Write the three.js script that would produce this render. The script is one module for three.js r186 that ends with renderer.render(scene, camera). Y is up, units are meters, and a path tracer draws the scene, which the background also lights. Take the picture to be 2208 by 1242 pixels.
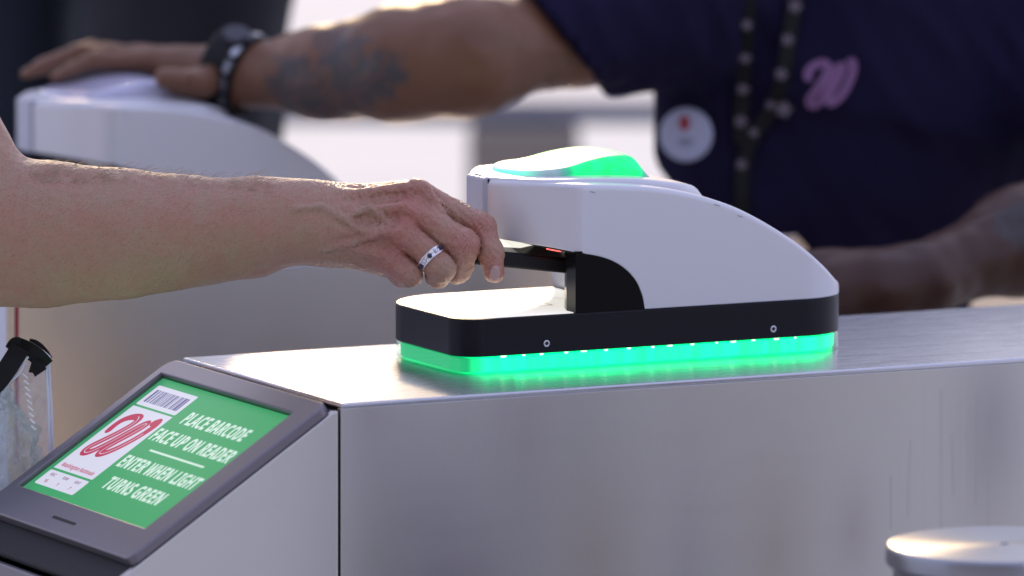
import * as THREE from 'three';
import { RoundedBoxGeometry } from 'three/addons/geometries/RoundedBoxGeometry.js';
import { mergeGeometries, mergeVertices, toCreasedNormals } from 'three/addons/utils/BufferGeometryUtils.js';
import { createNoise3D } from 'simplex-noise';

// ------------------------------------------------------------------ camera, sky, sun, exposure
const W = 2208, H = 1242, F = 17000, PITCH = THREE.MathUtils.degToRad(7.17), ROLL = THREE.MathUtils.degToRad(0.152);
const EYE = new THREE.Vector3(0, 1.84638, 0);
const scene = new THREE.Scene();
const camera = new THREE.PerspectiveCamera(THREE.MathUtils.radToDeg(2 * Math.atan(H / 2 / F)), 16 / 9, 0.5, 400);
camera.position.copy(EYE);
camera.rotation.set(-PITCH, 0, ROLL);
camera.focus = 6.24;
camera.userData.fStop = 4.6;
camera.updateMatrixWorld(true);
scene.add(camera);
const renderer = new THREE.WebGLRenderer({ antialias: true });
renderer.setSize(1024, 576);
renderer.toneMapping = THREE.LinearToneMapping;
renderer.toneMappingExposure = 1.1;
renderer.shadowMap.enabled = true;

const SUN = new THREE.Vector3(-0.06, Math.sin(0.315), -Math.cos(0.315)).normalize();
{
  const w = 512, h = 256, d = new Float32Array(w * h * 4), v = new THREE.Vector3();
  for (let j = 0; j < h; j++) for (let i = 0; i < w; i++) {
    const el = ((j + 0.5) / h - 0.5) * Math.PI, az = ((i + 0.5) / w - 0.5) * 2 * Math.PI;
    v.set(Math.cos(az) * Math.cos(el), Math.sin(el), Math.sin(az) * Math.cos(el));
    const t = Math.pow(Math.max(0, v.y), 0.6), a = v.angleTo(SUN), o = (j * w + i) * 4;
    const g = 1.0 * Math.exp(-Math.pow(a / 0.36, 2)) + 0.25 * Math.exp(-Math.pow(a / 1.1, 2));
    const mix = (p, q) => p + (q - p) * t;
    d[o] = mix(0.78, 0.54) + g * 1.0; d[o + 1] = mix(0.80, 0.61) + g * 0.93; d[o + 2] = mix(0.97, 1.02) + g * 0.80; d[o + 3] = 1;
  }
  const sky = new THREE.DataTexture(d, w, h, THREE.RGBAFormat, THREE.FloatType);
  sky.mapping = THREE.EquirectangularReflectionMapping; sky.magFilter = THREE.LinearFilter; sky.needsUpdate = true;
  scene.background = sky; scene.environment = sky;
}
const sun = new THREE.DirectionalLight(0xffdba8, 2.0);
sun.position.copy(SUN).multiplyScalar(20).add(new THREE.Vector3(0, 1, -6)); sun.target.position.set(0, 1, -6);
sun.castShadow = true; sun.shadow.radius = 8; sun.shadow.mapSize.set(2048, 2048);
Object.assign(sun.shadow.camera, { left: -8, right: 8, top: 8, bottom: -8, near: 1, far: 60 });
scene.add(sun, sun.target);

// ------------------------------------------------------------------ helpers
let seed = 7;
const rnd = () => { seed = (seed * 1664525 + 1013904223) >>> 0; return seed / 4294967296; };
const noise = createNoise3D(rnd);
const clamp = THREE.MathUtils.clamp, lerp = THREE.MathUtils.lerp, sstep = THREE.MathUtils.smoothstep;
const V = (x, y, z) => new THREE.Vector3(x, y, z);
const RT = V(1, 0, 0).applyEuler(camera.rotation), UPV = V(0, 1, 0).applyEuler(camera.rotation), FW = V(0, 0, -1).applyEuler(camera.rotation);
const dirOf = (px, py) => FW.clone().addScaledVector(RT, (px - W / 2) / F).addScaledVector(UPV, -(py - H / 2) / F);
const at = (px, py, z) => EYE.clone().addScaledVector(dirOf(px, py), z);      // a point seen at a pixel, z metres away along the view
const PSI = THREE.MathUtils.degToRad(26.8), P0 = V(-0.13155, 1.0, -6.01281);
const UX = V(Math.cos(PSI), 0, -Math.sin(PSI)), VX = V(-Math.sin(PSI), 0, -Math.cos(PSI));
const loc = (u, v, h) => P0.clone().addScaledVector(UX, u).addScaledVector(VX, v).add(V(0, h, 0));
const shadowed = (m) => { m.castShadow = true; m.receiveShadow = true; return m; };
function mesh(name, geo, mat, parent) { const m = shadowed(new THREE.Mesh(geo, mat)); m.name = name; (parent || scene).add(m); return m; }
function thing(name, label, category, pos, turn = 0, group) {
  const g = new THREE.Group(); g.name = name; g.position.copy(pos); g.rotation.y = turn; g.userData = { label, category };
  if (group) g.userData.group = group;
  scene.add(g); return g;
}
function tag(m, label, category, group) { m.userData = { label, category }; if (group) m.userData.group = group; return m; }
// uv in metres, u across the brushing, v along it
function boxUV(g) {
  g = g.index ? g.toNonIndexed() : g;
  const p = g.attributes.position, n = g.attributes.normal, uv = new Float32Array(p.count * 2);
  for (let i = 0; i < p.count; i += 3) {
    const ax = Math.abs(n.getX(i) + n.getX(i + 1) + n.getX(i + 2)), ay = Math.abs(n.getY(i) + n.getY(i + 1) + n.getY(i + 2)), az = Math.abs(n.getZ(i) + n.getZ(i + 1) + n.getZ(i + 2));
    for (let k = i; k < i + 3; k++) {
      let a, b;
      if (ay >= ax && ay >= az) { a = p.getZ(k); b = p.getX(k); } else if (az >= ax) { a = p.getY(k); b = p.getX(k); } else { a = p.getY(k); b = p.getZ(k); }
      uv[k * 2] = a; uv[k * 2 + 1] = b;
    }
  }
  g.setAttribute('uv', new THREE.BufferAttribute(uv, 2)); return g;
}
const rbox = (x0, x1, y0, y1, z0, z1, r = 0.002) => { const g = new RoundedBoxGeometry(x1 - x0, y1 - y0, z1 - z0, 2, r); g.translate((x0 + x1) / 2, (y0 + y1) / 2, (z0 + z1) / 2); return g; };
function roundRect(x0, x1, y0, y1, rs) { // rs: radii at (x0,y0) (x1,y0) (x1,y1) (x0,y1)
  const s = new THREE.Shape(), [a, b, c, d] = rs;
  s.moveTo(x0 + a, y0); s.lineTo(x1 - b, y0); s.absarc(x1 - b, y0 + b, b, -Math.PI / 2, 0); s.lineTo(x1, y1 - c); s.absarc(x1 - c, y1 - c, c, 0, Math.PI / 2);
  s.lineTo(x0 + d, y1); s.absarc(x0 + d, y1 - d, d, Math.PI / 2, Math.PI); s.lineTo(x0, y0 + a); s.absarc(x0 + a, y0 + a, a, Math.PI, Math.PI * 1.5); return s;
}
// plan shape in (u, v) raised from y0 to y1; z = -v
function slab(shape, y0, y1, bevel, curve = 14) {
  const g = new THREE.ExtrudeGeometry(shape, { depth: y1 - y0 - 2 * bevel, bevelEnabled: bevel > 0, bevelThickness: bevel, bevelSize: bevel, bevelOffset: -bevel, bevelSegments: 3, curveSegments: curve });
  g.rotateX(-Math.PI / 2); g.translate(0, y0 + bevel, 0); return g;
}
function canvasTex(w, h, draw, srgb = true) {
  const c = document.createElement('canvas'); c.width = w; c.height = h; draw(c.getContext('2d'), w, h);
  const t = new THREE.CanvasTexture(c); if (srgb) t.colorSpace = THREE.SRGBColorSpace; t.anisotropy = 8; return t;
}
function loft(us, section, crease = 0.6) {
  const rings = us.map(section), n = rings[0].length, pos = [], idx = [], uv = [];
  rings.forEach((r, i) => r.forEach(([y, z], k) => { pos.push(us[i], y, z); uv.push((us[i] - us[0]) / (us[us.length - 1] - us[0]), k / n); }));
  for (let i = 0; i + 1 < us.length; i++) for (let k = 0; k < n; k++) {
    const a = i * n + k, b = i * n + (k + 1) % n, c = a + n, d = b + n;
    idx.push(a, c, b, b, c, d);
  }
  for (const [i, flip] of [[0, 0], [us.length - 1, 1]]) {
    const base = pos.length / 3, r = rings[i]; let cy = 0, cz = 0; r.forEach(([y, z]) => { cy += y / n; cz += z / n; });
    pos.push(us[i], cy, cz); uv.push(flip, 0.5); r.forEach(([y, z], k) => { pos.push(us[i], y, z); uv.push(flip, k / n); });
    for (let k = 0; k < n; k++) { const a = base + 1 + k, b = base + 1 + (k + 1) % n; flip ? idx.push(base, b, a) : idx.push(base, a, b); }
  }
  const g = new THREE.BufferGeometry(); g.setAttribute('position', new THREE.Float32BufferAttribute(pos, 3)); g.setAttribute('uv', new THREE.Float32BufferAttribute(uv, 2)); g.setIndex(idx);
  g.computeVertexNormals(); return g;
}
// rounded rectangle across the loft, from hb to ht, half width w
function section(hb, ht, w, rt, rb, crown = 0) {
  rt = Math.min(rt, w * 0.9, (ht - hb) * 0.48); rb = Math.min(rb, w * 0.9, (ht - hb) * 0.48); const out = [];
  const arc = (cy, cz, r, a0, a1) => { for (let i = 0; i <= 5; i++) { const a = lerp(a0, a1, i / 5); out.push([cy + r * Math.sin(a), cz + r * Math.cos(a)]); } };
  arc(ht - rt, w - rt, rt, 0, Math.PI / 2);
  for (let i = 1; i < 8; i++) { const z = lerp(w - rt, -(w - rt), i / 8), q = z / Math.max(1e-5, w - rt); out.push([ht + crown * (1 - q * q), z]); }
  arc(ht - rt, -(w - rt), rt, Math.PI / 2, Math.PI);
  const side = (z, up) => { for (const t of [0.04, 0.2, 0.4, 0.6, 0.8, 0.96]) out.push([lerp(hb + rb, ht - rt, up ? t : 1 - t), z]); };
  side(-w, false);
  arc(hb + rb, -(w - rb), rb, Math.PI, Math.PI * 1.5);
  for (let i = 1; i < 8; i++) out.push([hb, lerp(-(w - rb), w - rb, i / 8)]);
  arc(hb + rb, w - rb, rb, Math.PI * 1.5, Math.PI * 2);
  side(w, true);
  return out;
}
function curve1(pts) { // smooth monotone-ish interpolation through (x, y)
  return (x) => {
    let i = 0; while (i < pts.length - 2 && x > pts[i + 1][0]) i++;
    const [x0, y0] = pts[i], [x1, y1] = pts[i + 1], t = clamp((x - x0) / (x1 - x0), 0, 1);
    const sl = (k) => k <= 0 || k >= pts.length - 1 ? (k <= 0 ? (pts[1][1] - pts[0][1]) / (pts[1][0] - pts[0][0]) : (pts[k][1] - pts[k - 1][1]) / (pts[k][0] - pts[k - 1][0])) : (pts[k + 1][1] - pts[k - 1][1]) / (pts[k + 1][0] - pts[k - 1][0]);
    const m0 = sl(i) * (x1 - x0), m1 = sl(i + 1) * (x1 - x0), t2 = t * t, t3 = t2 * t;
    return (2 * t3 - 3 * t2 + 1) * y0 + (t3 - 2 * t2 + t) * m0 + (-2 * t3 + 3 * t2) * y1 + (t3 - t2) * m1;
  };
}
const range = (a, b, n) => Array.from({ length: n }, (_, i) => lerp(a, b, i / (n - 1)));

// ---- bodies: smooth union of tapered capsules, meshed with surface nets
const smin = (a, b, k) => { const h = clamp(0.5 + 0.5 * (b - a) / k, 0, 1); return lerp(b, a, h) - k * h * (1 - h); };
function capsule(p, a, b, ra, rb) {
  const bx = b.x - a.x, by = b.y - a.y, bz = b.z - a.z, px = p.x - a.x, py = p.y - a.y, pz = p.z - a.z;
  const t = clamp((px * bx + py * by + pz * bz) / (bx * bx + by * by + bz * bz + 1e-12), 0, 1), dx = px - bx * t, dy = py - by * t, dz = pz - bz * t;
  return Math.sqrt(dx * dx + dy * dy + dz * dz) - (ra + (rb - ra) * t);
}
function body(prims) { return (p) => { let d = 1e3; for (const q of prims) { const e = capsule(p, q.a, q.b, q.ra, q.rb); d = d > 100 ? e : e - d > q.k && q.k > 0 ? d : smin(e, d, q.k); } return d; }; }
function boundsOf(prims, pad) { const b = new THREE.Box3(); for (const q of prims) { const r = Math.max(q.ra, q.rb) + pad; b.expandByPoint(q.a.clone().addScalar(r)); b.expandByPoint(q.a.clone().addScalar(-r)); b.expandByPoint(q.b.clone().addScalar(r)); b.expandByPoint(q.b.clone().addScalar(-r)); } return b; }
function nets(fn, box, cell, opt = {}) {
  const lo = box.min, n = [0, 1, 2].map((k) => Math.ceil((box.max.getComponent(k) - lo.getComponent(k)) / cell) + 2), [nx, ny, nz] = n;
  const val = new Float32Array(nx * ny * nz), B = 6, p = V(0, 0, 0), id = (i, j, k) => (k * ny + j) * nx + i;
  for (let k = 0; k < nz; k += B) for (let j = 0; j < ny; j += B) for (let i = 0; i < nx; i += B) {
    p.set(lo.x + (i + B / 2) * cell, lo.y + (j + B / 2) * cell, lo.z + (k + B / 2) * cell);
    const c = fn(p), skip = Math.abs(c) > B * cell * 1.15;
    for (let kk = k; kk < Math.min(k + B, nz); kk++) for (let jj = j; jj < Math.min(j + B, ny); jj++) for (let ii = i; ii < Math.min(i + B, nx); ii++) {
      if (skip) { val[id(ii, jj, kk)] = c; continue; }
      p.set(lo.x + ii * cell, lo.y + jj * cell, lo.z + kk * cell); val[id(ii, jj, kk)] = fn(p);
    }
  }
  const vid = new Int32Array(nx * ny * nz).fill(-1), pos = [], idx = [];
  const E = []; for (let a = 0; a < 8; a++) for (const s of [1, 2, 4]) if (!(a & s)) E.push([a, a | s]);
  for (let k = 0; k < nz - 1; k++) for (let j = 0; j < ny - 1; j++) for (let i = 0; i < nx - 1; i++) {
    const c = []; let m = 0;
    for (let a = 0; a < 8; a++) { c[a] = val[id(i + (a & 1), j + ((a >> 1) & 1), k + ((a >> 2) & 1))]; if (c[a] < 0) m++; }
    if (m === 0 || m === 8) continue;
    let x = 0, y = 0, z = 0, q = 0;
    for (const [a, b] of E) if ((c[a] < 0) !== (c[b] < 0)) { const t = c[a] / (c[a] - c[b]); x += lerp(a & 1, b & 1, t); y += lerp((a >> 1) & 1, (b >> 1) & 1, t); z += lerp((a >> 2) & 1, (b >> 2) & 1, t); q++; }
    vid[id(i, j, k)] = pos.length / 3; pos.push(lo.x + (i + x / q) * cell, lo.y + (j + y / q) * cell, lo.z + (k + z / q) * cell);
  }
  const quad = (a, b, c, d, f) => { if (a < 0 || b < 0 || c < 0 || d < 0) return; f ? idx.push(a, b, c, a, c, d) : idx.push(a, c, b, a, d, c); };
  for (let k = 1; k < nz - 1; k++) for (let j = 1; j < ny - 1; j++) for (let i = 1; i < nx - 1; i++) {
    const s = val[id(i, j, k)] < 0;
    if (s !== (val[id(i + 1, j, k)] < 0)) quad(vid[id(i, j - 1, k - 1)], vid[id(i, j, k - 1)], vid[id(i, j, k)], vid[id(i, j - 1, k)], s);
    if (s !== (val[id(i, j + 1, k)] < 0)) quad(vid[id(i - 1, j, k - 1)], vid[id(i - 1, j, k)], vid[id(i, j, k)], vid[id(i, j, k - 1)], s);
    if (s !== (val[id(i, j, k + 1)] < 0)) quad(vid[id(i - 1, j - 1, k)], vid[id(i, j - 1, k)], vid[id(i, j, k)], vid[id(i - 1, j, k)], s);
  }
  const nrm = new Float32Array(pos.length), col = opt.color && new Float32Array(pos.length), e = opt.eps || cell * 0.5, q = V(0, 0, 0), g = V(0, 0, 0);
  for (let i = 0; i < pos.length; i += 3) {
    p.set(pos[i], pos[i + 1], pos[i + 2]);
    for (const k of ['x', 'y', 'z']) { q.copy(p); q[k] += e; const a = fn(q); q[k] -= 2 * e; g[k] = a - fn(q); }
    g.normalize(); nrm[i] = g.x; nrm[i + 1] = g.y; nrm[i + 2] = g.z;
    if (col) { const c = opt.color(p, g); col[i] = c[0]; col[i + 1] = c[1]; col[i + 2] = c[2]; }
  }
  const geo = new THREE.BufferGeometry(); geo.setAttribute('position', new THREE.Float32BufferAttribute(pos, 3)); geo.setAttribute('normal', new THREE.BufferAttribute(nrm, 3));
  if (col) geo.setAttribute('color', new THREE.BufferAttribute(col, 3));
  geo.setIndex(idx);
  if (opt.uv) { const u = new Float32Array(pos.length / 3 * 2); for (let i = 0; i < pos.length / 3; i++) { u[i * 2] = (pos[i * 3] + 0.35 * pos[i * 3 + 2]) / opt.uv; u[i * 2 + 1] = (pos[i * 3 + 1] + 0.6 * pos[i * 3 + 2]) / opt.uv; } geo.setAttribute('uv', new THREE.BufferAttribute(u, 2)); }
  if (opt.origin) geo.translate(-opt.origin.x, -opt.origin.y, -opt.origin.z);
  return geo;
}
// the point of a body's surface seen at a pixel
function onBody(fn, px, py, z0, lift = 0) {
  const d = dirOf(px, py), len = d.length(); let t = z0;
  for (let i = 0; i < 200; i++) { const s = fn(EYE.clone().addScaledVector(d, t)); if (s < 2e-4) break; t += Math.min(s, 0.03) * 0.7 / len; }
  return EYE.clone().addScaledVector(d, t - lift);
}
function ribbon(pts, width, thick, closed = false) {
  const c = new THREE.CatmullRomCurve3(pts, closed), n = Math.max(12, pts.length * 8), pos = [], idx = [];
  for (let i = 0; i <= n; i++) {
    const p = c.getPoint(i / n), t = c.getTangent(i / n), s = t.clone().cross(FW).normalize().multiplyScalar(width / 2), f = FW.clone().multiplyScalar(-thick / 2);
    for (const [a, b] of [[-1, -1], [1, -1], [1, 1], [-1, 1]]) pos.push(...p.clone().addScaledVector(s, a).addScaledVector(f, b).toArray());
    if (i < n) for (let k = 0; k < 4; k++) { const a = i * 4 + k, b = i * 4 + (k + 1) % 4; idx.push(a, b, a + 4, b, b + 4, a + 4); }
  }
  idx.push(0, 2, 1, 0, 3, 2); const e = n * 4; idx.push(e, e + 1, e + 2, e, e + 2, e + 3);
  const g = new THREE.BufferGeometry(); g.setAttribute('position', new THREE.Float32BufferAttribute(pos, 3)); g.setIndex(idx); return toCreasedNormals(g, 0.5);
}

// ------------------------------------------------------------------ materials
const std = (o) => new THREE.MeshPhysicalMaterial(o), lin = (r, g, b) => new THREE.Color().setRGB(r, g, b);
function streaks(amount, base) {
  const n = 512, d = new Uint8Array(n * n * 4);
  for (let j = 0; j < n; j++) for (let i = 0; i < n; i++) {
    const s = 0.5 + 0.28 * noise(i * 0.31, Math.sin(j / n * 6.283) * 1.6, Math.cos(j / n * 6.283) * 1.6) + 0.22 * noise(i * 0.9, Math.sin(j / n * 6.283) * 3 + 9, Math.cos(j / n * 6.283) * 3);
    const b = 0.5 + 0.5 * noise(Math.sin(i / n * 6.283) * 1.2, Math.cos(i / n * 6.283) * 1.2 + j / n * 0, Math.sin(j / n * 6.283) * 1.5 + 20);
    const v = clamp(base + amount * (s - 0.5) + amount * 0.6 * (b - 0.5), 0, 1) * 255, o = (j * n + i) * 4; d[o] = d[o + 1] = d[o + 2] = v; d[o + 3] = 255;
  }
  const t = new THREE.DataTexture(d, n, n); t.magFilter = THREE.LinearFilter; t.wrapS = t.wrapT = THREE.RepeatWrapping; t.needsUpdate = true; return t;
}
const steelRough = streaks(0.18, 0.85); steelRough.repeat.set(9, 2.2);
const softRough = streaks(0.07, 0.88); softRough.repeat.set(9, 1.1);
const steelBump = streaks(1.0, 0.5); steelBump.repeat.set(22, 2.5);
const reflectionsAndDrips = canvasTex(1024, 1024, (c, w, h) => { // u = height (0..2 m), v = along (0..2 m); soft reflections painted as warm and cool blotches, and dried drips
  c.fillStyle = '#fff'; c.fillRect(0, 0, w, h);
  const px = (x, y) => [y / 2 * w, (1 - x / 2) * h];
  for (let i = 0; i < 60; i++) { const [a, b] = px(rnd() * 1.2, 0.55 + rnd() * 0.45), rr = 30 + rnd() * 90, g = c.createRadialGradient(0, 0, 0, 0, 0, rr), k = rnd(); g.addColorStop(0, k < 0.33 ? 'rgba(226,220,212,0.7)' : k < 0.66 ? 'rgba(206,212,222,0.7)' : 'rgba(222,214,220,0.6)'); g.addColorStop(1, 'rgba(255,255,255,0)'); c.save(); c.translate(a, b); c.scale(1, 0.45); c.fillStyle = g; c.fillRect(-rr, -rr, 2 * rr, 2 * rr); c.restore(); }
  for (let i = 0; i < 14; i++) { const x = 0.48 + rnd() * 0.10, y = 0.985 - rnd() * 0.08, l = 0.03 + rnd() * 0.14, [a, b] = px(x, y); c.strokeStyle = rnd() < 0.5 ? 'rgba(250,250,252,0.4)' : 'rgba(215,217,226,0.5)'; c.lineWidth = 0.6 + rnd() * 0.7; c.beginPath(); c.moveTo(a, b); c.lineTo(a - l / 2 * w, b + (rnd() - 0.5) * 3); c.stroke(); }
});
reflectionsAndDrips.wrapS = reflectionsAndDrips.wrapT = THREE.RepeatWrapping; reflectionsAndDrips.repeat.set(0.5, 0.5);
const M = {
  steel: std({ map: reflectionsAndDrips, color: lin(0.57, 0.545, 0.515), metalness: 1, roughness: 0.4, roughnessMap: softRough, anisotropy: 0.8, bumpMap: steelBump, bumpScale: 0.000002 }),
  steelTop: std({ color: lin(0.56, 0.56, 0.60), metalness: 1, roughness: 0.31, roughnessMap: steelRough, anisotropy: 0.92, bumpMap: steelBump, bumpScale: 0.000003 }),
  steelPlain: std({ color: lin(0.56, 0.56, 0.6), metalness: 1, roughness: 0.26 }),
  gap: std({ color: lin(0.012, 0.012, 0.015), roughness: 0.8 }),
  bezel: std({ color: lin(0.20, 0.18, 0.205), roughness: 0.38, metalness: 0.75 }),
  white: std({ color: lin(0.66, 0.655, 0.69), roughness: 0.34, metalness: 0.2 }),
  clip: std({ color: lin(0.42, 0.42, 0.5), roughness: 0.4 }),
  black: std({ color: lin(0.007, 0.006, 0.011), roughness: 0.36, specularIntensity: 0.45 }),
  gloss: std({ color: lin(0.005, 0.005, 0.006), roughness: 0.2, specularIntensity: 0.3 }),
  lens: std({ color: lin(0.92, 1, 0.96), roughness: 0.04, transmission: 1, thickness: 0 }),
  rubber: std({ color: lin(0.008, 0.008, 0.010), roughness: 0.6, specularIntensity: 0.5 }),
  navy: std({ color: lin(0.012, 0.0095, 0.034), roughness: 0.9, specularIntensity: 0.25, sheen: 0.15, sheenRoughness: 0.5, sheenColor: lin(0.1, 0.08, 0.3) }),
  skin: std({ color: 0xffffff, vertexColors: true, roughness: 0.46, specularIntensity: 0.8 }),
  concrete: null,
};

// ------------------------------------------------------------------ setting
{
  const tex = (() => {
    const n = 512, d = new Uint8Array(n * n * 4);
    for (let j = 0; j < n; j++) for (let i = 0; i < n; i++) {
      const a = i / n * 6.283, b = j / n * 6.283, s = 0.86 + 0.07 * noise(Math.cos(a) * 2, Math.sin(a) * 2, Math.cos(b) * 2 + 3 * Math.sin(b)) + 0.05 * (rnd() - 0.5);
      const o = (j * n + i) * 4; d[o] = 255 * s; d[o + 1] = 252 * s; d[o + 2] = 246 * s; d[o + 3] = 255;
    }
    const t = new THREE.DataTexture(d, n, n); t.magFilter = THREE.LinearFilter; t.wrapS = t.wrapT = THREE.RepeatWrapping; t.repeat.set(40, 40); t.needsUpdate = true; return t;
  })();
  M.concrete = std({ color: lin(0.69, 0.715, 0.70), roughness: 0.8, map: tex });
  const g = new THREE.PlaneGeometry(260, 260); g.rotateX(-Math.PI / 2);
  const gr = mesh('ground', g, M.concrete); gr.userData.kind = 'structure'; gr.position.set(0, 0, -60);
  // added, out of view behind the camera, to block skylight from the front
  const shade_wall = mesh('shade_wall', new THREE.BoxGeometry(18, 11, 0.5).translate(-6, 5.5, 3.4), std({ color: lin(0.19, 0.19, 0.21), roughness: 0.9 })); shade_wall.userData.kind = 'structure';
}

// ------------------------------------------------------------------ gate pedestal
const SL = THREE.MathUtils.degToRad(33.14);
function pedestal(name, label, off, withSign) {
  const root = thing(name, label, 'gate pedestal', loc(off[0], off[1], off[2] - 1), PSI, 'gate pedestals');
  const top = 1, LEN = 1.75, D = 0.295, cs = Math.cos(SL), sn = Math.sin(SL);
  const A = { x: -0.004, y: top - 0.004 }, Bq = { x: -0.2, y: top - 0.004 - 0.196 * sn / cs };
  mesh('inner_frame', boxUV(rbox(-0.19, LEN - 0.01, 0, Bq.y - 0.02, -D + 0.006, -0.006, 0.002)), M.gap, root);
  mesh('inner_frame', boxUV(rbox(0.004, LEN - 0.01, Bq.y - 0.02, top - 0.004, -D + 0.006, -0.006, 0.002)), M.gap, root);
  mesh('top_panel', boxUV(rbox(0.0, LEN, top - 0.0045, top, -D, 0, 0.0018)), M.steelTop, root);
  mesh('front_panel', boxUV(rbox(0.0, LEN, 0.0, top - 0.0040, -0.006, -0.0003, 0.0008)), M.steel, root);
  { const b = new THREE.Shape(); b.moveTo(Bq.x, 0); b.lineTo(LEN, 0); b.lineTo(LEN, top - 0.0125); b.lineTo(-0.008, top - 0.0125); b.lineTo(Bq.x, Bq.y - 0.008); b.closePath();
    const e = new THREE.ExtrudeGeometry(b, { depth: 0.004, bevelEnabled: false }); e.translate(0, 0, -D + 0.0005); mesh('back_panel', boxUV(e), M.steel, root); }
  // side cheek left of the seam: follows the slope
  const s = new THREE.Shape(); s.moveTo(Bq.x, 0); s.lineTo(-0.0022, 0); s.lineTo(-0.0022, A.y - 0.002); s.lineTo(A.x - 0.002, A.y - 0.002); s.lineTo(Bq.x, Bq.y - 0.0008); s.closePath();
  const ex = new THREE.ExtrudeGeometry(s, { depth: 0.0045, bevelEnabled: true, bevelThickness: 0.0012, bevelSize: 0.0012, bevelOffset: -0.0012, bevelSegments: 2 });
  ex.translate(0, 0, -0.0056); mesh('side_panel', boxUV(ex), M.steel, root);
  mesh('end_panel', boxUV(rbox(Bq.x - 0.004, Bq.x + 0.002, 0, Bq.y - 0.006, -D, -0.0005, 0.0015)), M.bezel, root);
  // sloped plate under the sign
  const len = Math.hypot(A.x - Bq.x, A.y - Bq.y), slope = new THREE.Group();
  const pl = rbox(0, len - 0.003, -0.006, 0, -D + 0.0006, -0.006, 0.002); // x runs down the slope
  const down = new THREE.Matrix4().makeBasis(V(-cs, -sn, 0), V(-sn, cs, 0), V(0, 0, -1)).setPosition(A.x, A.y - 0.001, 0);
  const flip = (g) => { g.applyMatrix4(down); return g; };
  // in the slope's frame: x down the slope, y out of it, z = +v
  mesh('sloped_panel', boxUV(flip(rbox(0.0, len - 0.002, -0.006, 0, 0.0055, D - 0.0006, 0.002))), M.gap, root);
  if (withSign) {
    const sh = roundRect(0.003, 0.2035, 0.0008, 0.2905, [0.01, 0.008, 0.012, 0.014]), hole = new THREE.Path();
    const a0 = 0.0215, a1 = 0.1705, v0 = 0.0305, v1 = 0.278;
    hole.moveTo(a0, v0); hole.lineTo(a0, v1); hole.lineTo(a1, v1); hole.lineTo(a1, v0); hole.closePath(); sh.holes.push(hole);
    const bz = new THREE.ExtrudeGeometry(sh, { depth: 0.0055, bevelEnabled: true, bevelThickness: 0.0016, bevelSize: 0.0016, bevelOffset: -0.0016, bevelSegments: 3, curveSegments: 10 });
    // shape plane (a, v) -> slope frame (x = a, z = v), extrusion along +y
    bz.applyMatrix4(new THREE.Matrix4().makeBasis(V(1, 0, 0), V(0, 0, 1), V(0, 1, 0))); bz.translate(0, 0.0019, 0);
    { const ix = bz.index; const p = bz.attributes.position; for (let i = 0; i < p.count; i += 3) { for (const at of [bz.attributes.position, bz.attributes.normal, bz.attributes.uv]) { const n = at.itemSize, b = (i + 1) * n, c = (i + 2) * n; for (let k = 0; k < n; k++) { const t = at.array[b + k]; at.array[b + k] = at.array[c + k]; at.array[c + k] = t; } } } bz.computeVertexNormals(); }
    const bezelGeo = boxUV(flip(bz)); bezelGeo.computeVertexNormals();
    const frame = mesh('sign_frame', bezelGeo, M.bezel, root);
    // display
    const plane = new THREE.BufferGeometry(), Y = 0.0046, e = 0.0006;
    const P = [[a0 + e, v1 - e], [a0 + e, v0 + e], [a1 - e, v0 + e], [a1 - e, v1 - e]].map(([a, v]) => V(a, Y, v).applyMatrix4(down));
    const nrm = V(-sn, cs, 0);
    plane.setAttribute('position', new THREE.Float32BufferAttribute(P.flatMap((q) => q.toArray()), 3));
    plane.setAttribute('normal', new THREE.Float32BufferAttribute(P.flatMap(() => nrm.toArray()), 3));
    plane.setAttribute('uv', new THREE.Float32BufferAttribute([0, 1, 1, 1, 1, 0, 0, 0], 2)); plane.setIndex([0, 3, 1, 1, 3, 2]);
    const tex = signTexture();
    const disp = mesh('display_screen', plane, std({ color: lin(0.02, 0.02, 0.02), roughness: 0.4, specularIntensity: 0.35, emissive: 0xffffff, emissiveMap: tex, emissiveIntensity: 0.78 }), root);
    disp.userData.label = 'green instruction screen with a ticket picture and white capitals';
    mesh('maker_mark', flip(rbox(0.1875, 0.1905, 0.0084, 0.0092, 0.128, 0.172, 0.0003)), M.gap, root);
    const glow = new THREE.RectAreaLight(0x55e08a, 0.35, 0.24, 0.14);
    glow.position.copy(V(0.096, 0.011, 0.154).applyMatrix4(down)); glow.lookAt(0, 0, 0);
    const q = new THREE.Matrix4().makeBasis(V(0, 0, -1), V(cs, sn, 0), V(sn, -cs, 0)); // -z of the light looks out of the slope
    glow.quaternion.setFromRotationMatrix(q); root.add(glow);
  }
  return root;
}
const WSTROKE = [[0.06, 0.44], [0.03, 0.26], [0.15, 0.1], [0.34, 0.04], [0.45, 0.1], [0.37, 0.38], [0.2, 0.68], [0.08, 0.88], [0.13, 0.99], [0.27, 0.95], [0.42, 0.7], [0.56, 0.35], [0.66, 0.13], [0.75, 0.12], [0.71, 0.3], [0.56, 0.62], [0.47, 0.85], [0.53, 0.94], [0.7, 0.82], [0.88, 0.5], [0.97, 0.15], [0.93, 0.01], [0.86, 0.07]];
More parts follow.
